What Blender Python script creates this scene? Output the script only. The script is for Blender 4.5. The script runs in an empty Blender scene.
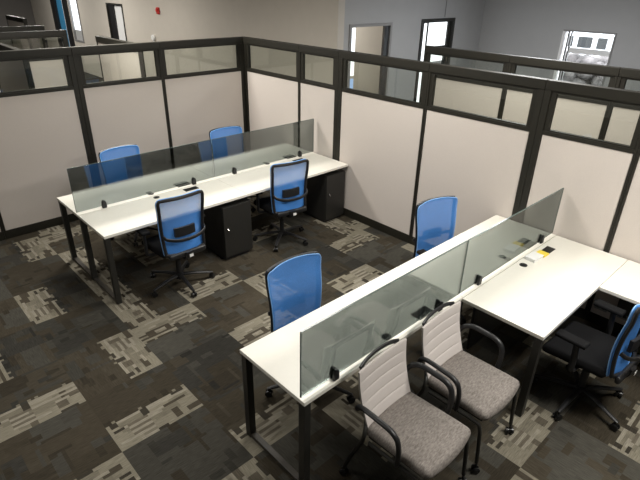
import bpy, bmesh, math, random
from mathutils import Vector, Matrix
random.seed(7)
SC = bpy.context.scene
COL = SC.collection
PI = math.pi

# ------------------------------------------------------------------ materials
def new_mat(name):
    m = bpy.data.materials.new(name); m.use_nodes = True
    nt = m.node_tree; b = nt.nodes['Principled BSDF']
    return m, nt, b
def plain(name, col, rough=.5, metal=0, spec=.5, noise=0, nscale=200, bump=0, coat=0):
    m, nt, b = new_mat(name)
    b.inputs['Base Color'].default_value = (*col, 1)
    b.inputs['Roughness'].default_value = rough
    b.inputs['Metallic'].default_value = metal
    b.inputs['Specular IOR Level'].default_value = spec
    if noise or bump:
        tc = nt.nodes.new('ShaderNodeTexCoord'); n = nt.nodes.new('ShaderNodeTexNoise')
        n.inputs['Scale'].default_value = nscale; n.inputs['Detail'].default_value = 3
        nt.links.new(tc.outputs['Object'], n.inputs['Vector'])
        if noise:
            r = nt.nodes.new('ShaderNodeValToRGB')
            r.color_ramp.elements[0].position = .3; r.color_ramp.elements[1].position = .7
            r.color_ramp.elements[0].color = (*[c*(1-noise) for c in col], 1)
            r.color_ramp.elements[1].color = (*[min(1, c*(1+noise)) for c in col], 1)
            nt.links.new(n.outputs['Fac'], r.inputs['Fac']); nt.links.new(r.outputs['Color'], b.inputs['Base Color'])
        if bump:
            bp = nt.nodes.new('ShaderNodeBump'); bp.inputs['Strength'].default_value = bump
            bp.inputs['Distance'].default_value = .002
            nt.links.new(n.outputs['Fac'], bp.inputs['Height']); nt.links.new(bp.outputs['Normal'], b.inputs['Normal'])
    return m
def emit(name, col, s):
    m = bpy.data.materials.new(name); m.use_nodes = True; nt = m.node_tree
    nt.nodes.remove(nt.nodes['Principled BSDF'])
    e = nt.nodes.new('ShaderNodeEmission'); e.inputs['Color'].default_value = (*col, 1); e.inputs['Strength'].default_value = s
    nt.links.new(e.outputs[0], nt.nodes['Material Output'].inputs['Surface']); return m
def glassy(name, tint, refl, rough=0.0, gcol=(1, 1, 1)):
    m = bpy.data.materials.new(name); m.use_nodes = True; nt = m.node_tree
    nt.nodes.remove(nt.nodes['Principled BSDF'])
    t = nt.nodes.new('ShaderNodeBsdfTransparent'); t.inputs['Color'].default_value = (*tint, 1)
    g = nt.nodes.new('ShaderNodeBsdfGlossy'); g.inputs['Roughness'].default_value = rough; g.inputs['Color'].default_value = (*gcol, 1)
    mx = nt.nodes.new('ShaderNodeMixShader'); mx.inputs[0].default_value = refl
    nt.links.new(t.outputs[0], mx.inputs[1]); nt.links.new(g.outputs[0], mx.inputs[2])
    nt.links.new(mx.outputs[0], nt.nodes['Material Output'].inputs['Surface']); return m
def mesh_fabric(name, col, transp):
    m = bpy.data.materials.new(name); m.use_nodes = True; nt = m.node_tree
    b = nt.nodes['Principled BSDF']; b.inputs['Base Color'].default_value = (*col, 1); b.inputs['Roughness'].default_value = .6
    b.inputs['Specular IOR Level'].default_value = .25
    tl = nt.nodes.new('ShaderNodeBsdfTranslucent'); tl.inputs['Color'].default_value = (*col, 1)
    a = nt.nodes.new('ShaderNodeMixShader'); a.inputs[0].default_value = .12
    nt.links.new(b.outputs[0], a.inputs[1]); nt.links.new(tl.outputs[0], a.inputs[2])
    t = nt.nodes.new('ShaderNodeBsdfTransparent')
    # knitted mesh: tiny open cells in a fine wave
    tc = nt.nodes.new('ShaderNodeTexCoord'); w = nt.nodes.new('ShaderNodeTexNoise'); w.inputs['Scale'].default_value = 350
    nt.links.new(tc.outputs['Object'], w.inputs['Vector'])
    mr = nt.nodes.new('ShaderNodeMapRange'); mr.inputs['From Min'].default_value = .3; mr.inputs['From Max'].default_value = .7
    mr.inputs['To Min'].default_value = transp-.12; mr.inputs['To Max'].default_value = transp+.12
    nt.links.new(w.outputs['Fac'], mr.inputs['Value'])
    mx = nt.nodes.new('ShaderNodeMixShader'); nt.links.new(mr.outputs[0], mx.inputs[0])
    nt.links.new(a.outputs[0], mx.inputs[1]); nt.links.new(t.outputs[0], mx.inputs[2])
    nt.links.new(mx.outputs[0], nt.nodes['Material Output'].inputs['Surface']); return m
def carpet_mat():
    m, nt, b = new_mat('carpet')
    at = nt.nodes.new('ShaderNodeAttribute'); at.attribute_name = 'tone'
    uv = nt.nodes.new('ShaderNodeUVMap'); uv.uv_map = 'tile'
    mp = nt.nodes.new('ShaderNodeMapping'); mp.inputs['Scale'].default_value = (9, 130, 1)
    nz = nt.nodes.new('ShaderNodeTexNoise'); nz.inputs['Scale'].default_value = 1; nz.inputs['Detail'].default_value = 2
    nt.links.new(uv.outputs[0], mp.inputs[0]); nt.links.new(mp.outputs[0], nz.inputs['Vector'])
    mr = nt.nodes.new('ShaderNodeMapRange'); mr.inputs['From Min'].default_value = .3; mr.inputs['From Max'].default_value = .7
    mr.inputs['To Min'].default_value = .72; mr.inputs['To Max'].default_value = 1.25
    nt.links.new(nz.outputs['Fac'], mr.inputs['Value'])
    mul = nt.nodes.new('ShaderNodeMix'); mul.data_type = 'RGBA'; mul.blend_type = 'MULTIPLY'; mul.inputs[0].default_value = 1
    nt.links.new(at.outputs['Color'], mul.inputs[6]); nt.links.new(mr.outputs[0], mul.inputs[7])
    nt.links.new(mul.outputs[2], b.inputs['Base Color'])
    b.inputs['Roughness'].default_value = .95; b.inputs['Specular IOR Level'].default_value = .1
    bp = nt.nodes.new('ShaderNodeBump'); bp.inputs['Strength'].default_value = .4; bp.inputs['Distance'].default_value = .003
    nt.links.new(nz.outputs['Fac'], bp.inputs['Height']); nt.links.new(bp.outputs['Normal'], b.inputs['Normal'])
    return m
def seat_fabric():
    m, nt, b = new_mat('grey_upholstery')
    tc = nt.nodes.new('ShaderNodeTexCoord'); mp = nt.nodes.new('ShaderNodeMapping'); mp.inputs['Scale'].default_value = (45, 150, 60)
    n = nt.nodes.new('ShaderNodeTexNoise'); n.inputs['Scale'].default_value = 1; n.inputs['Detail'].default_value = 4
    nt.links.new(tc.outputs['Object'], mp.inputs[0]); nt.links.new(mp.outputs[0], n.inputs['Vector'])
    r = nt.nodes.new('ShaderNodeValToRGB'); r.color_ramp.elements[0].position = .3; r.color_ramp.elements[1].position = .7
    r.color_ramp.elements[0].color = (.145, .128, .116, 1); r.color_ramp.elements[1].color = (.29, .262, .24, 1)
    nt.links.new(n.outputs['Fac'], r.inputs['Fac']); nt.links.new(r.outputs['Color'], b.inputs['Base Color'])
    b.inputs['Roughness'].default_value = .9; b.inputs['Specular IOR Level'].default_value = .15
    return m

M = dict(
    frame=plain('bronze_frame', (.017, .0155, .011), .5, spec=.35),
    fabric=plain('panel_fabric', (.60, .545, .50), .95, spec=.1, noise=.05, nscale=300, bump=.15),
    winpane=glassy('window_glass', (.95, .97, .97), .05),
    pane=glassy('clear_pane', (.88, .90, .87), .06),
    screen=glassy('smoked_glass', (.48, .51, .505), .175, rough=.05, gcol=(.95, .99, .97)),
    screen_edge=plain('glass_edge', (.08, .11, .10), .2),
    top=plain('white_laminate', (.80, .775, .70), .38, spec=.5, noise=.012, nscale=40),
    leg=plain('black_powder_coat', (.022, .021, .018), .45, spec=.4),
    bar=plain('dark_grey_bar', (.055, .048, .04), .45, spec=.4),
    plastic=plain('black_plastic', (.014, .014, .015), .42, spec=.45),
    softblack=plain('black_fabric', (.009, .009, .0095), .9, spec=.08, noise=.2, nscale=300),
    caster=plain('caster_rubber', (.01, .01, .01), .3, spec=.5),
    chrome=plain('chrome', (.7, .7, .7), .2, 1),
    blue=mesh_fabric('blue_mesh', (.085, .30, .80), .21),
    piping=plain('blue_piping', (.24, .48, .88), .55),
    white=plain('white_paper', (.85, .85, .83), .6),
    yellow=plain('yellow_paper', (.85, .66, .08), .6),
    rib=plain('white_ribbed_mesh', (.64, .59, .56), .85, spec=.2, noise=.04, nscale=400, bump=.1),
    seat=seat_fabric(),
    wall_beige=plain('beige_paint', (.60, .555, .49), .8, spec=.2, noise=.015, nscale=5),
    wall_grey=plain('grey_paint', (.44, .44, .44), .8, spec=.2, noise=.015, nscale=5),
    ceil=plain('ceiling_tile', (.75, .75, .73), .9, spec=.1),
    red=plain('red_plastic', (.55, .03, .025), .4),
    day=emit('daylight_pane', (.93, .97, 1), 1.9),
    dayblue=emit('blue_daylight_pane', (.45, .65, 1), .9),
    bluedoor=plain('blue_paint', (.05, .27, .50), .6),
    darkdoor=plain('black_door', (.012, .012, .013), .4),
    winframe=plain('white_frame', (.85, .85, .85), .5),
    ped=plain('black_steel', (.022, .021, .019), .4, spec=.45),
    snow=plain('snow', (.9, .9, .93), .9), tarmac=plain('slush', (.13, .115, .115), .9, noise=.8, nscale=4),
    van=plain('white_van_paint', (.85, .86, .88), .4), vanglass=plain('van_glass', (.03, .032, .034), .3),
    carpet=carpet_mat(),
)

# ------------------------------------------------------------------ mesh helpers
def finish(bm, name, mat, parent=None, sharp=35):
    bmesh.ops.recalc_face_normals(bm, faces=bm.faces)
    for f in bm.faces: f.smooth = True
    for e in bm.edges:
        if len(e.link_faces) == 2:
            e.smooth = e.calc_face_angle(0) < math.radians(sharp)
    me = bpy.data.meshes.new(name); bm.to_mesh(me); bm.free()
    me.materials.append(M[mat])
    o = bpy.data.objects.new(name, me); COL.objects.link(o)
    wn = o.modifiers.new('weighted_normals', 'WEIGHTED_NORMAL'); wn.keep_sharp = True
    if parent: o.parent = parent
    return o
def box(bm, x0, x1, y0, y1, z0, z1, bev=0, seg=2):
    r = bmesh.ops.create_cube(bm, size=1)
    vs = r['verts']
    for v in vs:
        v.co = Vector(((x0+x1)/2+v.co.x*(x1-x0), (y0+y1)/2+v.co.y*(y1-y0), (z0+z1)/2+v.co.z*(z1-z0)))
    if bev:
        es = list({e for v in vs for e in v.link_edges})
        bmesh.ops.bevel(bm, geom=es, offset=bev, segments=seg, affect='EDGES', profile=.5)
    return vs
def B(*a, bev=0): bm = bmesh.new(); box(bm, *a, bev=bev); return bm
def cyl(bm, c, r, h, axis='Z', seg=20, r2=None, bev=0):
    m = Matrix.Translation(Vector(c))
    if axis == 'X': m = m @ Matrix.Rotation(PI/2, 4, 'Y')
    if axis == 'Y': m = m @ Matrix.Rotation(PI/2, 4, 'X')
    r_ = bmesh.ops.create_cone(bm, cap_ends=True, segments=seg, radius1=r, radius2=r if r2 is None else r2, depth=h, matrix=m)
    if bev:
        es = [e for e in {e for v in r_['verts'] for e in v.link_edges} if any(len(f.verts) > 4 for f in e.link_faces)]
        bmesh.ops.bevel(bm, geom=es, offset=bev, segments=2, affect='EDGES')
def spline(pts, n=6, closed=False):
    P = [Vector(p) for p in pts]; out = []
    N = len(P); rng = range(N) if closed else range(N-1)
    for i in rng:
        g = (lambda k: P[k % N]) if closed else (lambda k: P[max(0, min(N-1, k))])
        a, b, c, d = g(i-1), g(i), g(i+1), g(i+2)
        for k in range(n):
            t = k/n
            out.append(.5*((2*b)+(c-a)*t+(2*a-5*b+4*c-d)*t*t+(3*b-a-3*c+d)*t**3))
    if not closed: out.append(P[-1])
    return out
def tube(bm, pts, r, seg=10, closed=False, r2=None, flat=(1, 1), up=None):
    P = [Vector(p) for p in pts]; N = len(P); rings = []
    nrm = None
    for i, p in enumerate(P):
        if closed: t = (P[(i+1) % N]-P[i-1])
        else: t = P[min(N-1, i+1)]-P[max(0, i-1)]
        t.normalize()
        if up is not None: n = Vector(up)-t*Vector(up).dot(t)
        elif nrm is None:
            a = Vector((0, 0, 1)) if abs(t.z) < .9 else Vector((1, 0, 0)); n = a-t*a.dot(t)
        else: n = nrm-t*nrm.dot(t)
        n.normalize(); nrm = n; b = t.cross(n)
        rr = r if r2 is None else r+(r2-r)*i/(N-1)
        rings.append([bm.verts.new(p+n*math.cos(2*PI*k/seg)*rr*flat[0]+b*math.sin(2*PI*k/seg)*rr*flat[1]) for k in range(seg)])
    for i in range(N if closed else N-1):
        a, b = rings[i], rings[(i+1) % N]
        for k in range(seg): bm.faces.new((a[k], a[(k+1) % seg], b[(k+1) % seg], b[k]))
    if not closed:
        bm.faces.new(rings[0][::-1]); bm.faces.new(rings[-1])
def T(pts, r, **k): bm = bmesh.new(); tube(bm, pts, r, **k); return bm
def bar(bm, p, q, w, h):          # square-section bar between two points
    tube(bm, [p, q], w*.7071, seg=4)

def root(name, label, cat, loc=(0, 0, 0), rz=0, group=None):
    o = bpy.data.objects.new(name, None); COL.objects.link(o); o.empty_display_size = .1
    o.location = loc; o.rotation_euler = (0, 0, rz)
    o['label'] = label; o['category'] = cat
    if group: o['group'] = group
    return o
def tag(o, label, cat, group=None):
    o['label'] = label; o['category'] = cat
    if group: o['group'] = group
    return o
def struct(bm, name, mat, parent=None):
    o = finish(bm, name, mat, parent)
    if not parent: o['kind'] = 'structure'
    return o
def copy_tree(o, parent=None):
    c = o.copy(); COL.objects.link(c)
    if parent: c.parent = parent
    for ch in [x for x in o.children]: copy_tree(ch, c)
    return c

# ------------------------------------------------------------------ carpet (24 inch tiles, quarter turned, each with a pale strip)
TS, X0, Y0, NG = .6167, -3.84, -3.85, 25
ORI = {(-1,1):'B',(0,0):'B',(1,2):'L',(1,1):'T',(0,1):'R',(2,2):'B',(0,5):'R',(1,4):'L',(1,5):'T',(0,3):'L',(-1,2):'L',
       (3,1):'L',(5,1):'T',(6,2):'B',(4,0):'T',(2,0):'T',(1,-1):'B',(0,-2):'R',(3,-3):'B',(4,-4):'B',(2,-4):'R',(-1,-1):'T',
       (2,-2):'L',(0,2):'N',(0,4):'N',(-1,3):'N',(-1,4):'N',(0,-1):'N',(-1,0):'N',(2,1):'N',(1,0):'N',(3,0):'N',(3,2):'N',(4,1):'N',(4,2):'N',(1,3):'L',(3,-4):'N',(4,-3):'N',(-1,-2):'N',(5,0):'N',(1,-2):'N'}
def design(rng, strip):
    browns = [(.044,.037,.026),(.050,.042,.030),(.038,.032,.023),(.055,.047,.034)]
    slates = [(.044,.042,.035),(.051,.048,.040),(.037,.035,.030),(.057,.054,.045)]
    pal = rng.choice([browns, browns, slates, slates])
    g = [[rng.choice(pal[:2])]*NG for _ in range(NG)]
    base = rng.choice(pal); g = [[base]*NG for _ in range(NG)]
    def rect(x, y, w, h, c):
        for j in range(max(0, y), min(NG, y+h)):
            for i in range(max(0, x), min(NG, x+w)): g[j][i] = c
    oth = slates if pal is browns else browns
    for _ in range(6): rect(rng.randrange(-3, NG), rng.randrange(-3, NG), rng.randrange(7, 15), rng.randrange(5, 11), rng.choice(pal+oth))
    for _ in range(13): rect(rng.randrange(-2, NG), rng.randrange(-2, NG), *rng.choice([(4,2),(6,2),(2,5),(3,3),(8,1),(1,7),(5,4),(3,7)]), rng.choice(pal+oth))
    for _ in range(4): rect(rng.randrange(0, NG), rng.randrange(0, NG), *rng.choice([(4,2),(2,4),(6,1),(3,2)]), tuple(c*.68 for c in base))
    if strip:
        L1, L2, L3 = (.200,.182,.140), (.160,.144,.110), (.245,.224,.178)
        D, D2 = (.062,.052,.038), (.045,.039,.030)
        rect(0, 0, NG, 11, L1)
        rect(3, 6, 9, 5, L2); rect(12, 4, 8, 3, L2); rect(7, 1, 4, 6, L2); rect(18, 7, 6, 2, L2)
        for y in (10, 7): rect(rng.randrange(0, 4), y, rng.randrange(15, 22), 1, L3)
        for y in (9, 5): rect(rng.randrange(4, 12), y, rng.randrange(6, 14), 1, L2)
        rect(12, 9, 13, 1, D if rng.random() < .3 else L3)
        for _ in range(4): rect(rng.randrange(0, NG-3), rng.randrange(0, 8), *rng.choice([(3,3),(5,2),(6,2),(2,4),(4,3),(7,1)]), rng.choice([D, D, (.095,.082,.062)]))
        hx = rng.randrange(2, 17)
        for q in range(0, 5, 2): rect(hx, 2+q, rng.randrange(5, 8), 1, L3); rect(hx, 3+q, 6, 1, (.12,.105,.08))
        rect(1, 9, 2, 2, D2); rect(1, 7, 3, 1, D2); rect(10, 8, 2, 3, D2)
        for _ in range(2): rect(rng.randrange(0, NG), rng.choice((0, 10)), rng.randrange(3, 6), 1, D2)
        for _ in range(3): rect(rng.randrange(0, NG), rng.randrange(0, 9), rng.randrange(3, 7), 1, L3)
        for i in range(NG):
            if (i//4+rng.randrange(2)) % 3 == 0 and i % 4 < 3: g[11][i] = L2
    return g
def build_floor():
    i0, i1, j0, j1 = -6, 9, -8, 9
    rng = random.Random(3); rng2 = random.Random(11)
    D1 = [design(rng, True) for _ in range(6)]; D0 = [design(rng, False) for _ in range(10)]
    verts, faces, cols, uvs = [], [], [], []
    s = TS/NG
    for i in range(i0, i1):
        for j in range(j0, j1):
            o = ORI.get((i, j)) or rng2.choice('BTLRNN')
            d = rng2.choice(D0 if o == 'N' else D1); rot = {'B':0, 'N':rng2.randrange(4), 'R':1, 'T':2, 'L':3}[o]
            base = len(verts); x = X0+i*TS; y = Y0+j*TS; k = .86+.28*rng2.random()
            for b in range(NG+1):
                for a in range(NG+1): verts.append((x+a*s, y+b*s, 0))
            for b in range(NG):
                for a in range(NG):
                    q = base+b*(NG+1)+a
                    faces.append((q, q+1, q+NG+2, q+NG+1))
                    # world cell (a,b) -> tile cell (u,v)
                    if rot == 0: u, v = a, b
                    elif rot == 1: u, v = b, NG-1-a
                    elif rot == 2: u, v = NG-1-a, NG-1-b
                    else: u, v = NG-1-b, a
                    c = d[v][u]; c = tuple(t*k for t in c) if c[0] < .06 else c
                    cols.append(c)
                    for (da, db) in ((0,0),(1,0),(1,1),(0,1)):
                        px, py = (a+da)/NG, (b+db)/NG
                        uvs.append((px+i*3, py+j*3) if rot % 2 == 0 else (py+j*3, px+i*3))
    # wide plain surround
    X1, X2, Y1, Y2 = X0+i0*TS, X0+i1*TS, Y0+j0*TS, Y0+j1*TS
    for (a, b, c, d) in ((-9, X1, -10.5, 17), (X1, 8, -10.5, Y1), (X1, 8, Y2, 17), (X2, 8, Y1, Y2)):
        q = len(verts); verts += [(a, c, 0), (b, c, 0), (b, d, 0), (a, d, 0)]; faces.append((q, q+1, q+2, q+3))
        cols.append((.04, .037, .032)); uvs += [(a, c), (b, c), (b, d), (a, d)]
    me = bpy.data.meshes.new('floor'); me.from_pydata(verts, [], faces)
    at = me.attributes.new('tone', 'FLOAT_COLOR', 'FACE')
    at.data.foreach_set('color', [x for c in cols for x in (*c, 1)])
    ul = me.uv_layers.new(name='tile'); ul.data.foreach_set('uv', [x for u in uvs for x in u])
    me.materials.append(M['carpet']); o = bpy.data.objects.new('floor', me); COL.objects.link(o); o['kind'] = 'structure'
build_floor()

# ------------------------------------------------------------------ room shell
Z = 3.2
XW, YW, XR = 1.81, -.12, 6.3
def wall(name, mat, axis, at, thick, a0, a1, holes, top=Z, z0=0):
    """wall on axis plane with rectangular holes (a0,a1,z0,z1)"""
    bm = bmesh.new()
    def put(u0, u1, v0, v1):
        if u1-u0 < 1e-4 or v1-v0 < 1e-4: return
        if axis == 'x': box(bm, min(at, at+thick), max(at, at+thick), u0, u1, v0, v1)
        else: box(bm, u0, u1, min(at, at+thick), max(at, at+thick), v0, v1)
    cur = a0
    for (h0, h1, v0, v1) in sorted(holes):
        put(cur, h0, z0, top); put(h0, h1, z0, v0); put(h0, h1, v1, top); cur = h1
    put(cur, a1, z0, top)
    return struct(bm, name, mat)
wall('wall_hallway', 'wall_beige', 'x', XW, .15, YW, 16, [(8.06, 9.1, 0, 2.2), (11.3, 12.1, .95, 2.75), (12.2, 13.75, 0, 2.75)])
wall('wall_back', 'wall_grey', 'y', YW, .15, XW+.15, XR, [(2.08, 3.19, 0, 2.19), (4.08, 5.2, 0, 2.22)])
wall('wall_right', 'wall_grey', 'x', XR, .15, -10.5, YW+.15, [(-2.91, -1.93, .9, 2.08)])
M['wall_dimmed'] = plain('dimmed_grey_paint', (.17, .16, .15), .8, spec=.2)  # dimly lit far end: the low light is put into this wall colour
wall('wall_far', 'wall_dimmed', 'y', 16, .15, -9, XW+.15, [])
wall('wall_left', 'wall_grey', 'x', -9, -.15, -10.5, 16.15, [])
wall('wall_front', 'wall_grey', 'y', -10.5, -.15, -9, XR+.15, [])
struct(B(-9.15, XR+.15, -10.65, 16.15, Z, Z+.1), 'ceiling', 'ceil')
# rooms behind the openings
wall('wall_office', 'wall_beige', 'y', 1.9, .1, XW+.15, XR+.15, [])
wall('wall_office_side', 'wall_beige', 'x', XR, .15, .03, 2.0, [])
struct(B(XW+.15, 3.6, 10.8, 14.2, -.02, .0), 'floor_side_room', 'wall_grey')
wall('wall_side_room', 'winframe', 'x', 3.3, .1, 7, 14.4, [])
wall('wall_side_room_end', 'winframe', 'y', 14.4, .1, XW+.15, 3.4, [])
wall('wall_side_room_start', 'winframe', 'y', 6.9, .1, XW+.15, 3.4, [])
struct(B(XW+.15, 3.4, 6.9, 14.5, Z, Z+.1), 'ceiling_side_room', 'ceil')
struct(B(XW+.15, XR+.15, .03, 2.0, Z, Z+.1), 'ceiling_office', 'ceil')

# door_1: open doorway, pale office inside, black door leaf swung open at the right
def doorframe(name, x0, x1, zt, w=.05, mat='ped', y0=YW-.025, y1=YW+.15):
    bm = bmesh.new(); box(bm, x0, x0+w, y0, y1, 0, zt); box(bm, x1-w, x1, y0, y1, 0, zt); box(bm, x0+w, x1-w, y0, y1, zt-w, zt)
    return struct(bm, name, mat)
M['metalframe'] = plain('grey_metal_frame', (.27, .265, .26), .45)
d1 = doorframe('door_1', 2.08, 3.19, 2.19, mat='metalframe')
struct(B(3.0, 3.135, YW+.0, YW+.04, .01, 2.135), 'door_leaf', 'darkdoor', d1)
g = struct(B(2.135, 2.25, YW+.005, YW+.02, 1.35, 2.13), 'sidelight', 'day', d1)
struct(B(2.135, 2.25, YW+.005, YW+.02, 1.0, 1.3), 'sidelight', 'dayblue', d1)
d2 = doorframe('door_2', 4.08, 5.2, 2.22, mat='leg', w=.07)
struct(B(4.155, 4.28, YW+.005, YW+.02, .3, 2.14), 'sidelight', 'day', d2)
bm = bmesh.new(); box(bm, 4.28, 4.31, YW+.02, YW+.10, 0, 2.15); box(bm, 4.34, 4.36, YW+.02, YW+.10, 0, 2.15); box(bm, 5.03, 5.13, YW+.02, YW+.1, 0, 2.15)
box(bm, 4.36, 5.03, YW+.02, YW+.10, 1.62, 1.70); struct(bm, 'sash', 'leg', d2)
struct(B(4.40, 5.03, YW+.05, YW+.07, 1.70, 2.15), 'glazing', 'day', d2)
struct(B(4.50, 5.0, YW+.05, YW+.07, 1.40, 1.6), 'glazing', 'day', d2)
struct(B(4.36, 5.03, YW+.08, YW+.1, 0, 1.62), 'door_leaf', 'wall_grey', d2)
# window_1 on the right wall with a daylit yard outside
bm = bmesh.new(); X = XR
for (a, b, c, d) in ((-2.91, -1.93, 2.05, 2.08), (-2.91, -1.93, .9, .94), (-2.91, -2.88, .94, 2.05)): box(bm, X-.02, X+.15, a, b, c, d)
w1 = struct(bm, 'window_1', 'metalframe')
struct(B(X-.03, X+.15, -1.98, -1.93, .94, 2.05), 'jamb', 'winframe', w1)
bm = bmesh.new()
box(bm, X+.03, X+.08, -2.04, -2.015, .94, 2.05); box(bm, X+.03, X+.08, -2.09, -2.07, .94, 2.05); struct(bm, 'sash', 'leg', w1)
struct(B(X+.03, X+.08, -2.88, -2.1, 1.66, 1.76), 'meeting_rail', 'winframe', w1)
struct(B(X+.05, X+.056, -2.88, -2.1, .94, 2.05), 'glass', 'winpane', w1)
bm = bmesh.new(); box(bm, 6.5, 40, -20, 10, -.1, 0); struct(bm, 'ground', 'snow')
# parked van and slush bank seen through that window
v = root('van', 'white parked van outside the right-hand window', 'van', (13.3, -.3, 0), 0)
bm = bmesh.new(); box(bm, -1, 1, -2.3, 2.3, .35, 1.72, bev=.12); finish(bm, 'body', 'van', v)
for a, b in ((-1.9, -.62), (-.48, -.20), (-.06, .36), (.5, .66), (.8, 1.6)):
    finish(B(-1.02, -.98, a, b, 1.22, 1.53, bev=.015), 'side_window', 'vanglass', v)
for y in (-1.6, 1.6):
    bm = bmesh.new(); cyl(bm, (-.95, y, .36), .36, .25, 'X', 24, bev=.04); finish(bm, 'wheel', 'caster', v)
bm = bmesh.new()
rg = random.Random(2)
for k in range(60):
    r = .16+.16*rg.random()
    bmesh.ops.create_icosphere(bm, subdivisions=2, radius=r, matrix=Matrix.Translation((9.0+.5*rg.random(), -2.5+1.9*rg.random(), 1.05*rg.random()+.1)))
tag(finish(bm, 'slush_bank', 'tarmac'), 'dirty bank of ploughed snow below the right-hand window', 'snow bank')['kind'] = 'stuff'
# hallway door_3 and the dark glazed opening with the blue leaf
bm = bmesh.new(); box(bm, XW-.02, XW+.15, 8.06, 8.1, 0, 2.2); box(bm, XW-.02, XW+.15, 9.06, 9.1, 0, 2.2); box(bm, XW-.02, XW+.15, 8.1, 9.06, 2.16, 2.2)
d3 = struct(bm, 'door_3', 'leg')
struct(B(XW+.06, XW+.1, 8.10, 8.72, 0.01, 2.15), 'door_leaf', 'winframe', d3)
struct(B(XW+.02, XW+.1, 8.72, 9.05, 0.01, 2.15), 'side_panel', 'darkdoor', d3)
bm = bmesh.new(); box(bm, XW-.03, XW+.15, 12.2, 12.6, 0, 2.75); box(bm, XW-.03, XW+.15, 13.35, 13.75, 0, 2.75); box(bm, XW-.03, XW+.15, 12.6, 13.35, 2.65, 2.75)
d4 = struct(bm, 'door_4', 'darkdoor')
struct(B(XW+.04, XW+.09, 12.85, 13.35, 0.01, 2.65), 'door_leaf', 'bluedoor', d4)
struct(B(XW+.04, XW+.09, 12.6, 12.85, 0.01, 2.65), 'side_panel', 'winframe', d4)
bm = bmesh.new(); box(bm, XW-.02, XW+.15, 11.3, 11.36, .95, 2.75); box(bm, XW-.02, XW+.15, 12.04, 12.1, .95, 2.75); box(bm, XW-.02, XW+.15, 11.36, 12.04, .95, 1.0)
w2 = struct(bm, 'window_2', 'metalframe')
struct(B(XW+.04, XW+.05, 11.36, 12.04, 1.3, 2.75), 'glass', 'day', w2)
struct(B(XW+.04, XW+.05, 11.36, 12.04, 1.0, 1.3), 'lower_panel', 'wall_grey', w2)
# fire alarm and wall sensor, conduit
t = root('fire_alarm', 'red fire alarm strobe high on the beige hallway wall', 'fire alarm', (XW, 6.02, 2.13))
finish(B(-.045, -.001, -.06, .06, -.075, .075, bev=.012), 'housing', 'red', t)
finish(B(-.075, -.046, -.035, .03, -.02, .05, bev=.01), 'strobe_lens', 'red', t)
t = root('wall_sensor', 'small white round sensor on the beige wall below the fire alarm', 'sensor', (XW, 6.42, 1.49))
bm = bmesh.new(); cyl(bm, (-.03, 0, 0), .075, .058, 'X', 20, bev=.015); finish(bm, 'housing', 'white', t)
finish(T([(-.03, 0, -.07), (-.02, -.02, -.14), (-.015, -.03, -.22)], .02), 'stem', 'white', t)
tag(finish(T([(4.83, YW-.012, 2.24), (4.83, YW-.012, Z-.002)], .008), 'conduit', 'metalframe'), 'thin grey conduit running up the wall above the bright doorway', 'conduit')

# ------------------------------------------------------------------ cubicle partitions
HP = 2.082
def partition(p0, ang, L, label, wl=.022, wr=.022, group='cubicle partitions', glazed=True, H=HP, zm=1.615):
    """panel runs along local +x from p0; its front face lies on local y=0, body behind at +y"""
    r = root('cubicle_divider', label, 'partition', (*p0, 0), ang, group)
    e = .0008
    finish(B(e, L-e, 0.004, .066, .004, .105, bev=.003), 'base_rail', 'frame', r)
    zt = H-.085
    finish(B(wl+e, L-wr-e, .012, .058, .105, zm if glazed else zt, bev=.006), 'fabric_panel', 'fabric', r)
    bm = bmesh.new(); box(bm, e, wl, .004, .066, .105, zt, bev=.003); finish(bm, 'post', 'frame', r)
    bm = bmesh.new(); box(bm, L-wr, L-e, .004, .066, .105, zt, bev=.003); finish(bm, 'post', 'frame', r)
    finish(B(e, L-e, -.002, .072, zt, H, bev=.006), 'top_rail', 'frame', r)
    if glazed:
        finish(B(wl, L-wr, .005, .065, zm, zm+.035, bev=.002), 'middle_rail', 'frame', r)
        bm = bmesh.new(); a, b = wl, L-wr; s = .045
        box(bm, a, a+s, .015, .055, zm+.035, zt); box(bm, b-s, b, .015, .055, zm+.035, zt)
        box(bm, a+s, b-s, .015, .055, zm+.035, zm+.047); box(bm, a+s, b-s, .015, .055, zt-.018, zt)
        fr = finish(bm, 'pane_frame', 'frame', r)
        finish(B(a+s, b-s, 0.032, .038, zm+.047, zt-.018), 'pane', 'pane', fr)
    return r
# back run (faces -y): local +x -> world +x
for x0, x1, wl, wr, lab in (
    (-1.30, -.0, .022, .05, 'grey fabric partition on the left run touching the corner, behind the second blue chair'),
    (-2.39, -1.30, .055, .022, 'grey fabric partition behind the far left blue chair, between thick and thin posts'),
    (-3.55, -2.39, .022, .055, 'grey fabric partition at the left edge beyond the end of the far bench desk'),
    (-4.75, -3.55, .022, .022, 'grey fabric partition cut by the left edge of the picture, only its corner showing')):
    partition((x0, 0), 0, x1-x0, lab, wl, wr, 'partitions along the left run')
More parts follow.
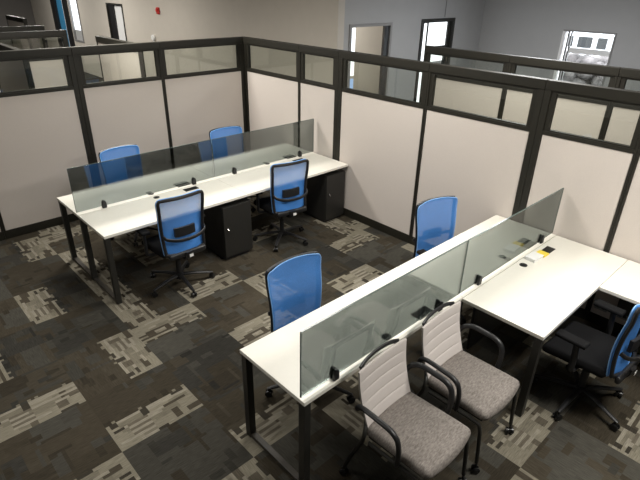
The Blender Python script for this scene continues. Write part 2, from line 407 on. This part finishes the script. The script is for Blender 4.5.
# right run (faces -x): local +x -> world -y
bm = bmesh.new(); box(bm, 0.002, .07, .002, .07, 0.004, HP-.001, bev=.003)
tag(finish(bm, 'corner_post', 'frame'), 'dark corner post where the two partition runs meet', 'post')
for y0, y1, wl, wr, lab in (
    (0, -1.22, .05, .022, 'pale fabric partition first right of the corner, beyond the end of the far bench'),
    (-1.22, -1.95, .022, .06, 'narrow pale fabric partition touching the near end of the far bench'),
    (-1.95, -3.255, .06, .022, 'wide pale fabric partition in the open gap between the two bench desks'),
    (-3.255, -4.48, .022, .06, 'pale fabric partition behind the blue chair near the wall on the near bench'),
    (-4.48, -5.32, .06, .022, 'narrow pale fabric partition above the desk with the yellow notes'),
    (-5.32, -6.5, .022, .022, 'pale fabric partition at the right edge beside the desk return')):
    partition((0, y0), -PI/2, y0-y1, lab, wl, wr, 'partitions along the right run')
# row across the aisle (faces -x)
for y0, y1, lab in ((-2.2, -3.42, 'partition across the aisle nearest the bright doorway'),
                    (-3.42, -4.62, 'partition across the aisle, seen through the glazed top of the right run'),
                    (-4.62, -5.82, 'partition across the aisle at the right edge below the window')):
    partition((1.36, y0), -PI/2, y0-y1, lab, .03, .03, 'partitions across the aisle', zm=1.70)
# cubicles behind the left run
partition((-1.56, 1.42), -PI/2, 1.34, 'short cream partition joining the left run from behind, below the white hallway door', group='partitions behind the left run', glazed=False, H=2.06)
partition((-2.9, 1.5), -PI/2, 1.42, 'cream partition behind the left run at the left edge of the picture', group='partitions behind the left run', glazed=False, H=2.06)
partition((-2.62, 2.68), 0, 1.10, 'glazed partition behind the left run, its end post below the blue door', group='partitions behind the left run', wl=.06, H=2.05)
partition((-3.8, 2.68), 0, 1.18, 'glazed partition behind the left run at the top left edge', group='partitions behind the left run', H=2.05)
partition((-2.75, 3.72), 0, 1.22, 'second glazed partition further back at top left', group='partitions behind the left run', H=2.05)
partition((-1.45, 6.4), -PI/2, 1.2, 'cream partition furthest back at top left beside the white wall', group='partitions behind the left run', glazed=False)

# ------------------------------------------------------------------ desks
ZT, TH = .735, .028
def worktop(x0, x1, y0, y1, par, name='worktop'):
    return finish(B(x0, x1, y0, y1, ZT-TH, ZT, bev=.003), name, 'top', par)
def leg(x, y, par, s=.05): return finish(B(x-s/2, x+s/2, y-s/2, y+s/2, .001, ZT-TH-.001, bev=.003), 'leg', 'leg', par)
def grommet(x, y, par):
    bm = bmesh.new(); cyl(bm, (x, y, ZT+.002), .032, .005, seg=24, bev=.001)
    o = finish(bm, 'grommet', 'plastic', par)
    bm = bmesh.new(); cyl(bm, (x, y+.008, ZT+.005), .016, .003, seg=16); finish(bm, 'cable_slot', 'caster', o)
def powerbox(x, y, par, w=.16, d=.085):
    o = finish(B(x-w/2, x+w/2, y-d/2, y+d/2, ZT, ZT+.006, bev=.002), 'power_box', 'plastic', par)
    finish(B(x-w/2+.012, x+w/2-.012, y-d/2+.012, y+d/2-.012, ZT+.006, ZT+.008), 'flap', 'caster', o)

# far bench
YA = -1.58
A = root('bench_desk', 'long white four-seat bench desk in front of the left partitions, black legs', 'desk', (-1.575, YA, 0))
xL, xM, xE = -1.575, 0, 1.57
for (a, b) in ((xL, xM-.001), (xM+.001, xE)):
    worktop(a, b, .004, .605, A); worktop(a, b, -.61, -.004, A)
for x, ys in ((xL+.03, (.575, 0, -.58)), (xM, (.575, -.3)), (xE-.035, (.575,))):
    for y in ys: leg(x, y, A)
finish(B(xL+.01, xL+.05, -.554, -.026, .001, .032, bev=.003), 'floor_bar', 'bar', A)
finish(B(xL+.01, xL+.05, .026, .549, .001, .032, bev=.003), 'floor_bar', 'bar', A)
for y in (-.33, .33): finish(B(xL+.06, xE-.06, y-.02, y+.02, ZT-TH-.051, ZT-TH-.001, bev=.002), 'beam', 'leg', A)
for s in (-1, 1):
    for xg in (-.79, .79):
        grommet(xg, s*.065, A); powerbox(xg+.40, s*.085, A, d=.075)

# near bench
YB = -4.88
Bd = root('bench_desk', 'long white bench desk in the foreground behind the two grey guest chairs', 'desk', (-1.575, YB, 0))
for (a, b) in ((xL, xM-.001), (xM+.001, xE)): worktop(a, b, 0, .61, Bd)
for x, ys in ((xL+.03, (.58, .03)), (xM, (.58, .03)), (xE-.035, (.58, .03))):
    for y in ys: leg(x, y, Bd)
finish(B(xL+.01, xL+.05, .056, .554, .001, .032, bev=.003), 'floor_bar', 'bar', Bd)
finish(B(xL+.06, xM-.03, .25, .29, ZT-TH-.051, ZT-TH-.001, bev=.002), 'beam', 'leg', Bd)
finish(B(xM+.03, xE-.06, .25, .29, ZT-TH-.051, ZT-TH-.001, bev=.002), 'beam', 'leg', Bd)
for xg in (-.79, .79): grommet(xg, .075, Bd)
powerbox(-.79+.395, .08, Bd)
powerbox(.79+.395, .08, Bd)

# L-shaped desk with return
Ld = root('corner_desk', 'white L-shaped corner desk with a return along the right partition', 'desk', (-.8, -5.2, 0))
worktop(-.795, .795, -.305, .312, Ld)
worktop(.147, .795, -1.8, -.308, Ld, 'return_top')
leg(-.765, -.27, Ld); leg(.765, -1.75, Ld); leg(.18, -1.75, Ld)
finish(B(-.70, .78, .24, .262, .25, ZT-TH-.002, bev=.002), 'modesty_panel', 'ped', Ld)
finish(B(.74, .758, -1.70, -.35, .25, ZT-TH-.002, bev=.002), 'modesty_panel', 'ped', Ld)
finish(B(-.73, .10, -.29, -.25, ZT-TH-.051, ZT-TH-.001, bev=.002), 'beam', 'leg', Ld)
grommet(.02, .25, Ld); powerbox(.415, .232, Ld, w=.18, d=.075)

# glass screens
def screen(x0, x1, y, label, clamps):
    r = root('desk_screen', label, 'glass screen', ((x0+x1)/2, y, ZT), 0, 'smoked glass desk screens')
    w = (x1-x0)/2
    p = finish(B(-w, w, -.005, .005, .022, .465, bev=.0015), 'glass_pane', 'screen', r)
    bm = bmesh.new(); box(bm, -w, w, -.005, .005, .4655, .4675); box(bm, -w-.0025, -w-.0005, -.005, .005, .022, .465); box(bm, w+.0005, w+.0025, -.005, .005, .022, .465)
    finish(bm, 'edge', 'screen_edge', p)
    for cx in clamps:
        bm = bmesh.new(); c = cx-(x0+x1)/2
        prof = [(-.021, .0005), (.021, .0005), (.023, .03), (.019, .062), (.008, .078), (-.008, .078), (-.019, .062), (-.023, .03)]
        for s in (-1, 1):
            vs = [[bm.verts.new((c+px*k, s*yy, pz if k == 1 else .004+pz*.93)) for px, pz in prof] for yy, k in ((.0065, 1), (.016, 1), (.024, .8))]
            for q in (0, 1):
                for i in range(8): bm.faces.new((vs[q][i], vs[q][(i+1) % 8], vs[q+1][(i+1) % 8], vs[q+1][i]))
            bm.faces.new(vs[0]); bm.faces.new(vs[2][::-1])
        finish(bm, 'clamp', 'plastic', r)
GA, GB = YA+.028, YB+.03
screen(-3.15, -1.60, GA, 'smoked glass screen on the left half of the far bench desk', (-2.88, -1.86))
screen(-1.585, -.03, GA, 'smoked glass screen on the right half of the far bench, reaching the partition', (-1.31, -.27))
screen(-3.15, -1.60, GB, 'smoked glass screen on the near bench directly behind the two guest chairs', (-2.89, -1.85))
screen(-1.585, -.03, GB, 'smoked glass screen on the near bench between it and the L-shaped desk', (-1.33, -.27))

# pedestals
def pedestal(x0, x1, y0, y1, label):
    r = root('pedestal_cabinet', label, 'cabinet', ((x0+x1)/2, (y0+y1)/2, 0), 0, 'black pedestal cabinets under the far bench')
    w, d = (x1-x0)/2, (y1-y0)/2; h = .65
    finish(B(-w, w, -d+.02, d, .03, h, bev=.004), 'carcass', 'ped', r)
    finish(B(-w+.02, w-.02, -d+.04, d-.02, .001, .03), 'plinth', 'plastic', r)
    dr = finish(B(-w+.004, w-.004, -d, -d+.019, .05, h-.008, bev=.004), 'door', 'ped', r)
    bm = bmesh.new(); cyl(bm, (-w+.045, -d-.006, .40), .011, .012, 'Y', 16, bev=.002); finish(bm, 'lock', 'chrome', dr)
    finish(T([(-w+.045, -d-.012, .40), (-w+.047, -d-.022, .385), (-w+.05, -d-.02, .37)], .005), 'key', 'chrome', dr)
pedestal(-1.90, -1.53, -2.175, -1.68, 'black locked pedestal cabinet under the middle of the far bench, between the chairs')
pedestal(-.37, -.03, -2.175, -1.68, 'black locked pedestal cabinet under the far bench end, against the partition')

# paper box and sticky notes, outlet plates
zb = ZT+.0005
c = root('paper_box', 'small flat white box by the power box on the L-shaped desk', 'box', (-.605, -4.955, zb), math.radians(-4))
finish(B(-.07, .07, -.045, .045, 0, .024, bev=.003), 'box_body', 'white', c)
finish(B(-.072, .072, -.047, .047, .0243, .029, bev=.002), 'lid', 'white', c)
tag(finish(B(-.042, .042, -.045, .04, 0, .016, bev=.001), 'sticky_notes'  , 'yellow'), 'yellow pad of sticky notes next to the small white box', 'sticky notes')
o = bpy.data.objects['sticky_notes']; o.location = (-.482, -4.965, zb); o.rotation_euler = (0, 0, -.06)
for y in (-5.42, -5.60):
    t = root('outlet_plate', 'grey outlet plate under the return, ' + ('nearer the glass screen' if y > -5.5 else 'further from the glass screen'), 'outlet', (.0, y, .20), 0, 'outlet plates under the return')
    finish(B(.003, .011, -.055, .055, -.035, .035, bev=.003), 'plate', 'metalframe', t)
    for s in (-.022, .022): finish(B(-.0002, .0028, s-.013, s+.013, -.016, .016, bev=.001), 'socket', 'plastic', t)

# ------------------------------------------------------------------ task chair (faces +y)
def caster_bm(p, r=.027, ang=0):
    bm = bmesh.new(); x, y = p
    for s in (-1, 1): cyl(bm, (s*.015, 0, r+.001), r, .02, 'X', 18, bev=.005)
    box(bm, -.004, .004, -.012, .012, r-.004, r*2+.006)
    cyl(bm, (0, 0, r*2+.012), .009, .018)
    bmesh.ops.transform(bm, matrix=Matrix.Translation((x, y, 0)) @ Matrix.Rotation(ang, 4, 'Z'), verts=bm.verts)
    return bm
ZB0, ZB1, WB0, WB1 = .455, 1.04, .212, .24
def back_pt(u, v):
    """u -1..1, v 0..1 on the mesh back"""
    h = (ZB1-ZB0)
    w = WB0+(WB1-WB0)*v
    d = (1-v)*h; rr = .048
    if d < rr: w = w-rr+math.sqrt(max(0, rr*rr-(rr-d)**2))
    d = v*h; rr = .025
    if d < rr: w = w-rr+math.sqrt(max(0, rr*rr-(rr-d)**2))
    y = -.222 + .02*math.sin(PI*min(1, v*1.25)) - .014*v*v + .042*u*u
    z = ZB0+h*v + 0.006*(1-u**4)*v - .012*(1-u*u)*max(0, 1-v*8)
    return Vector((u*w, y, z))
def make_task_chair(label, base_rot=0):
    t = root('task_chair', label, 'office chair', group='blue mesh task chairs')
    # five-star base, each arm and caster
    bm = bmesh.new(); cyl(bm, (0, 0, .095), .045, .07, seg=24, bev=.008)
    for k in range(5):
        a = base_rot+2*PI*k/5+PI/2; d = Vector((math.cos(a), math.sin(a), 0))
        tube(bm, [d*.03+Vector((0, 0, .105)), d*.16+Vector((0, 0, .098)), d*.30+Vector((0, 0, .078)), d*.333+Vector((0, 0, .073))], .024, seg=10, r2=.013, flat=(.7, 1), up=(0, 0, 1))
    finish(bm, 'star_base', 'plastic', t)
    for k in range(5):
        a = base_rot+2*PI*k/5+PI/2
        finish(caster_bm((.325*math.cos(a), .325*math.sin(a)), ang=a+.6*k), 'caster', 'caster', t)
    bm = bmesh.new(); cyl(bm, (0, 0, .20), .026, .16, seg=20); cyl(bm, (0, 0, .32), .016, .12, seg=16); finish(bm, 'gas_lift', 'plastic', t)
    bm = bmesh.new(); box(bm, -.09, .09, -.14, .12, .37, .43, bev=.02); finish(bm, 'mechanism', 'plastic', t)
    finish(T([(.09, .03, .40), (.17, .04, .395), (.24, .04, .39)], .006), 'lever', 'plastic', t)
    # seat cushion
    bm = bmesh.new(); box(bm, -.245, .245, -.175, .27, .432, .505, bev=.034, seg=4)
    for vtx in bm.verts:
        if vtx.co.y > .15: vtx.co.z -= (vtx.co.y-.15)*.25
        vtx.co.x *= 1-.25*max(0, -vtx.co.y-.05)
        if vtx.co.z > .49: vtx.co.z += .012*(vtx.co.x/.245)**2
    finish(bm, 'seat', 'softblack', t)
    # mesh back
    bm = bmesh.new(); NU = 18; vs_ = [0, .012, .03, .06] + [.06+(.87-.06)*k/16 for k in range(1, 17)] + [.9, .93, .955, .975, .99, 1]
    rows = [[bm.verts.new(back_pt(-1+2*i/NU, v)) for i in range(NU+1)] for v in vs_]
    for a, b in zip(rows, rows[1:]):
        for i in range(NU): bm.faces.new((a[i], a[i+1], b[i+1], b[i]))
    mb = finish(bm, 'backrest', 'blue', t)
    edge = [back_pt(1, v) for v in vs_] + [back_pt(1-2*i/NU, 1) for i in range(1, NU)] + [back_pt(-1, v) for v in vs_[::-1]] + [back_pt(-1+2*i/NU, 0) for i in range(1, NU)]
    pts = []
    for q in edge:
        if not pts or (q-pts[-1]).length > .006: pts.append(q)
    cen = Vector((0, 0, (ZB0+ZB1)/2))
    prm = [(1, v) for v in vs_] + [(1-2*i/NU, 1) for i in range(1, NU)] + [(-1, v) for v in vs_[::-1]] + [(-1+2*i/NU, 0) for i in range(1, NU)]
    fpts = []
    for (a, b) in prm:
        q = back_pt(a*.945, .028+.95*b)+Vector((0, -.0215, 0))
        if not fpts or (q-fpts[-1]).length > .008: fpts.append(q)
    def inset(q, s, dy):
        d = Vector((q.x, 0, q.z-cen.z)); L = d.length
        sx = -s if q.x > 0 else s
        sx *= min(1, abs(q.x)/.16); sz = (-s if q.z > cen.z else s)*min(1, (abs(q.z-cen.z)/.24)**4)
        return Vector((q.x+sx, q.y+dy, q.z+sz))
    finish(T([q for q in fpts], .0165, closed=True, flat=(.85, 1), up=(0, 1, 0.001), seg=8), 'back_frame', 'plastic', t)
    finish(T([inset(q, .001, .0) for q in pts], .0035, closed=True, seg=6), 'piping', 'piping', mb)
    # lumbar pad and bowed cross bar
    bm = bmesh.new()
    rr = []
    for i in range(11):
        x = -.105+.21*i/10; y = -.225-.02*(1-(x/.105)**2)*.6
        rr.append([bm.verts.new((x, y+dy, z)) for dy, z in ((-.012, .645), (.012, .645), (.012, .735), (-.012, .735))])
    for a, b in zip(rr, rr[1:]):
        for k in range(4): bm.faces.new((a[k], a[(k+1) % 4], b[(k+1) % 4], b[k]))
    bm.faces.new(rr[0]); bm.faces.new(rr[-1][::-1])
    finish(bm, 'lumbar_pad', 'plastic', t)
    finish(T(spline([(-.212, -.212, .68), (-.19, -.255, .655), (-.1, -.292, .635), (0, -.30, .63), (.1, -.292, .635), (.19, -.255, .655), (.212, -.212, .68)], 5), .017, flat=(1, .6), up=(0, 0, 1)), 'lumbar_bar', 'plastic', t)
    # lower housing and support spine
    bm = bmesh.new(); box(bm, -.195, .195, -.262, -.222, .425, .485, bev=.02, seg=3); finish(bm, 'lower_housing', 'plastic', t)
    finish(T(spline([(0, -.12, .395), (0, -.22, .39), (0, -.262, .43), (0, -.268, .48)], 5), .04, flat=(.35, 1), up=(0, 1, .3)), 'support_spine', 'plastic', t)
    bm = bmesh.new(); box(bm, -.005, .035, -.286, -.284, .425, .455, bev=.0008); o = finish(bm, 'care_tag', 'white', t); o['label'] = 'small white tag'
    # armrests
    for s in (-1, 1):
        bm = bmesh.new(); x = s*.295
        tube(bm, spline([(s*.13, .02, .405), (s*.25, .02, .41), (x, .02, .44), (x, .02, .52), (x, .03, .655)], 6), .021, flat=(.7, 1), seg=10)
        a = finish(bm, 'armrest', 'plastic', t)
        bm = bmesh.new(); box(bm, x-.042, x+.042, -.04, .17, .655, .685, bev=.012, seg=3); finish(bm, 'arm_pad', 'softblack', a)
    return t
chair_specs = [
    (-2.495, -2.225, -1, 48, 'blue mesh task chair seen from behind at the left end of the far bench'),
    (-1.075, -2.145, -10, 2, 'blue mesh task chair seen from behind at the far bench near the wall partition'),
    (-2.30, -.90, 180+2, 20, 'blue mesh task chair facing us behind the far bench, left of the two'),
    (-.88, -.93, 180-6, 60, 'blue mesh task chair facing us behind the far bench, nearer the partition corner'),
    (-2.525, -4.26, 180-3, 6, 'blue mesh task chair facing us behind the left half of the near bench'),
    (-.845, -4.265, 180-14, 40, 'blue mesh task chair facing us behind the near bench, close to the right partition'),
    (-1.08, -5.695, -3, 33, 'blue mesh task chair at the right edge tucked at the L-shaped desk'),
]
proto = None
for x, y, rz, br, lab in chair_specs:
    if proto is None: proto = make_task_chair(lab); c = proto
    else: c = copy_tree(proto)
    for ch in c.children:                     # the base swivels on its own: turn it to its heading
        if ch.name.split('.')[0] in ('star_base', 'caster'): ch.rotation_euler = (0, 0, math.radians(br-90-rz))
    c.location = (x, y, 0); c.rotation_euler = (0, 0, math.radians(rz)); c['label'] = lab

# ------------------------------------------------------------------ guest chair (faces +y)
def gback(u, v, off=0):
    w = .222-.012*(1-v)
    y = -.215-.085*v - .02*math.sin(PI*v)*1.0 + .014*u*u
    z = .475+.40*v
    rib = abs(math.sin(PI*5*v/.93))**.3 if off == 0 else 0
    return Vector((u*w, y+.0045*rib*(1-u**8)-off, z))
def make_guest_chair(label):
    t = root('guest_chair', label, 'guest chair', group='grey guest chairs')
    bm = bmesh.new(); box(bm, -.225, .225, -.225, .225, .415, .485, bev=.033, seg=4)
    bmesh.ops.subdivide_edges(bm, edges=[e for e in bm.edges if e.calc_length() > .2], cuts=4, use_grid_fill=True)
    for q in bm.verts:
        x, y, z = q.co
        q.co.x *= 1.0+.09*(y+.1)
        if z > .47: q.co.z += .012*(1-(x/.235)**2)-.02*max(0, y-.1)*2
        if y > .15: q.co.y += .03*(1-(x/.235)**2)
    finish(bm, 'seat', 'seat', t)
    finish(B(-.205, .205, -.20, .20, .395, .414, bev=.006), 'seat_pan', 'plastic', t)
    bm = bmesh.new(); NU, NV = 14, 60
    fr = [[bm.verts.new(gback(-1+2*i/NU, .0+.93*j/NV)) for i in range(NU+1)] for j in range(NV+1)]
    bk = [[bm.verts.new(gback(-1+2*i/NU, .0+.93*j/NV, .012)) for i in range(NU+1)] for j in range(NV+1)]
    for G in (fr, bk):
        for a, b in zip(G, G[1:]):
            for i in range(NU): bm.faces.new((a[i], a[i+1], b[i+1], b[i]))
    for j in range(NV):
        for i in (0, NU): bm.faces.new((fr[j][i], fr[j+1][i], bk[j+1][i], bk[j][i]))
    for i in range(NU):
        for j in (0, NV): bm.faces.new((fr[j][i], fr[j][i+1], bk[j][i+1], bk[j][i]))
    finish(bm, 'backrest', 'rib', t)
    # black back frame: top bar with a grip, side rails behind the fabric
    bm = bmesh.new()
    tube(bm, spline([gback(-.80, .91, .028), gback(-.5, .955, .032), gback(0, .972, .034), gback(.5, .955, .032), gback(.80, .91, .028)], 5), .014, flat=(1.1, .7), up=(0, 0, 1))
    finish(bm, 'top_bar', 'plastic', t)
    for s in (-1, 1):
        bm = bmesh.new()
        pts = spline([gback(s*.72, .91, .026), gback(s*.74, .6, .026), gback(s*.80, .2, .026), gback(s*.9, .06, .022), Vector((s*.238, -.205, .45)), Vector((s*.243, -.225, .36)), Vector((s*.246, -.29, .20)), Vector((s*.247, -.33, .085))], 6)
        tube(bm, pts, .0135, seg=10); finish(bm, 'rear_leg', 'leg', t)
        finish(caster_bm((s*.247, -.335), .024, .3*s), 'caster', 'caster', t)
        bm = bmesh.new()
        tube(bm, spline([(s*.236, -.17, .405), (s*.238, 0, .405), (s*.236, .16, .40), (s*.232, .205, .37), (s*.230, .222, .22), (s*.228, .232, .085)], 6), .0125, seg=10)
        finish(bm, 'front_leg', 'leg', t)
        finish(caster_bm((s*.228, .235), .024, .8*s), 'caster', 'caster', t)
        finish(B(s*.228-.014, s*.228+.014, .258, .2595, .02, .028), 'caster_badge', 'chrome', t)
        bm = bmesh.new()
        tube(bm, spline([(s*.232, -.27, .60), (s*.252, -.245, .645), (s*.266, -.19, .668), (s*.270, -.09, .665), (s*.271, -.01, .655), (s*.269, .035, .62), (s*.264, .05, .55), (s*.254, .045, .46), (s*.24, .035, .408)], 6), .0165, seg=12, flat=(.9, 1.15))
        finish(bm, 'armrest', 'plastic', t)
    return t
g1 = make_guest_chair('grey fabric guest chair with white ribbed back, the left and nearer one')
g1.location = (-2.615, -5.28, 0); g1.rotation_euler = (0, 0, PI+math.radians(2))
g2 = copy_tree(g1); g2['label'] = 'grey fabric guest chair with white ribbed back, beside the L-shaped desk'
g2.location = (-2.015, -5.275, 0); g2.rotation_euler = (0, 0, PI+math.radians(1))

# ------------------------------------------------------------------ light
def area(name, loc, sx, sy, power, col=(1, .965, .9), rot=(0, 0, 0)):
    l = bpy.data.lights.new(name, 'AREA'); l.shape = 'RECTANGLE'; l.size = sx; l.size_y = sy; l.energy = power; l.color = col
    o = bpy.data.objects.new(name, l); COL.objects.link(o); o.location = loc; o.rotation_euler = rot
    return o
LZ = Z-.03
area('troffer_near_right', (-1.3, -6.5, LZ), 1.2, .6, 98)
area('troffer_mid_right', (-1.5, -3.2, LZ), 1.2, .6, 62)
area('troffer_over_run', (-1.9, .1, LZ), 1.2, .6, 110)
area('troffer_left', (-4.6, -3.6, LZ), 1.2, .6, 30)
area('troffer_aisle', (.75, -4.0, LZ), 1.2, .6, 60)
area('troffer_hall', (-.3, 8.2, LZ), 1.2, .6, 90)
area('troffer_hall_near', (-.5, 5.2, LZ), 1.2, .6, 62)
area('troffer_hall_far', (-.2, 12.0, LZ), 1.2, .6, 75)
area('troffer_back', (-3.5, 3.0, LZ), 1.2, .6, 20)
area('troffer_office', (2.9, .9, LZ), 1.0, .6, 95)
area('troffer_side_room', (2.7, 10.5, LZ), 1.0, .6, 90)
area('troffer_far_aisle', (3.3, -2.9, LZ), 1.2, .6, 80, (.95, .97, 1))
W = bpy.data.worlds.new('sky'); SC.world = W; W.use_nodes = True
bg = W.node_tree.nodes['Background']; bg.inputs['Color'].default_value = (.92, .96, 1, 1); bg.inputs['Strength'].default_value = 7

# ------------------------------------------------------------------ camera
cam = bpy.data.cameras.new('camera'); co = bpy.data.objects.new('camera', cam); COL.objects.link(co)
r = Vector((.7281, -.6852, .0191)); u = Vector((.2994, .3429, .8904)); f = Vector((.6167, .6426, -.4548))
r.normalize(); f = (f-r*f.dot(r)).normalized(); u = r.cross(f)
mw = Matrix((( r.x, u.x, -f.x, -4.512), (r.y, u.y, -f.y, -6.3953), (r.z, u.z, -f.z, 2.781), (0, 0, 0, 1)))
co.matrix_world = mw
cam.sensor_fit = 'HORIZONTAL'; cam.sensor_width = 36; cam.lens = 36*501.25/640; cam.clip_start = .05
SC.camera = co
vs = SC.view_settings; vs.view_transform = 'Standard'; vs.look = 'None'; vs.gamma = 1; vs.use_curve_mapping = False
vs.exposure = 0.1
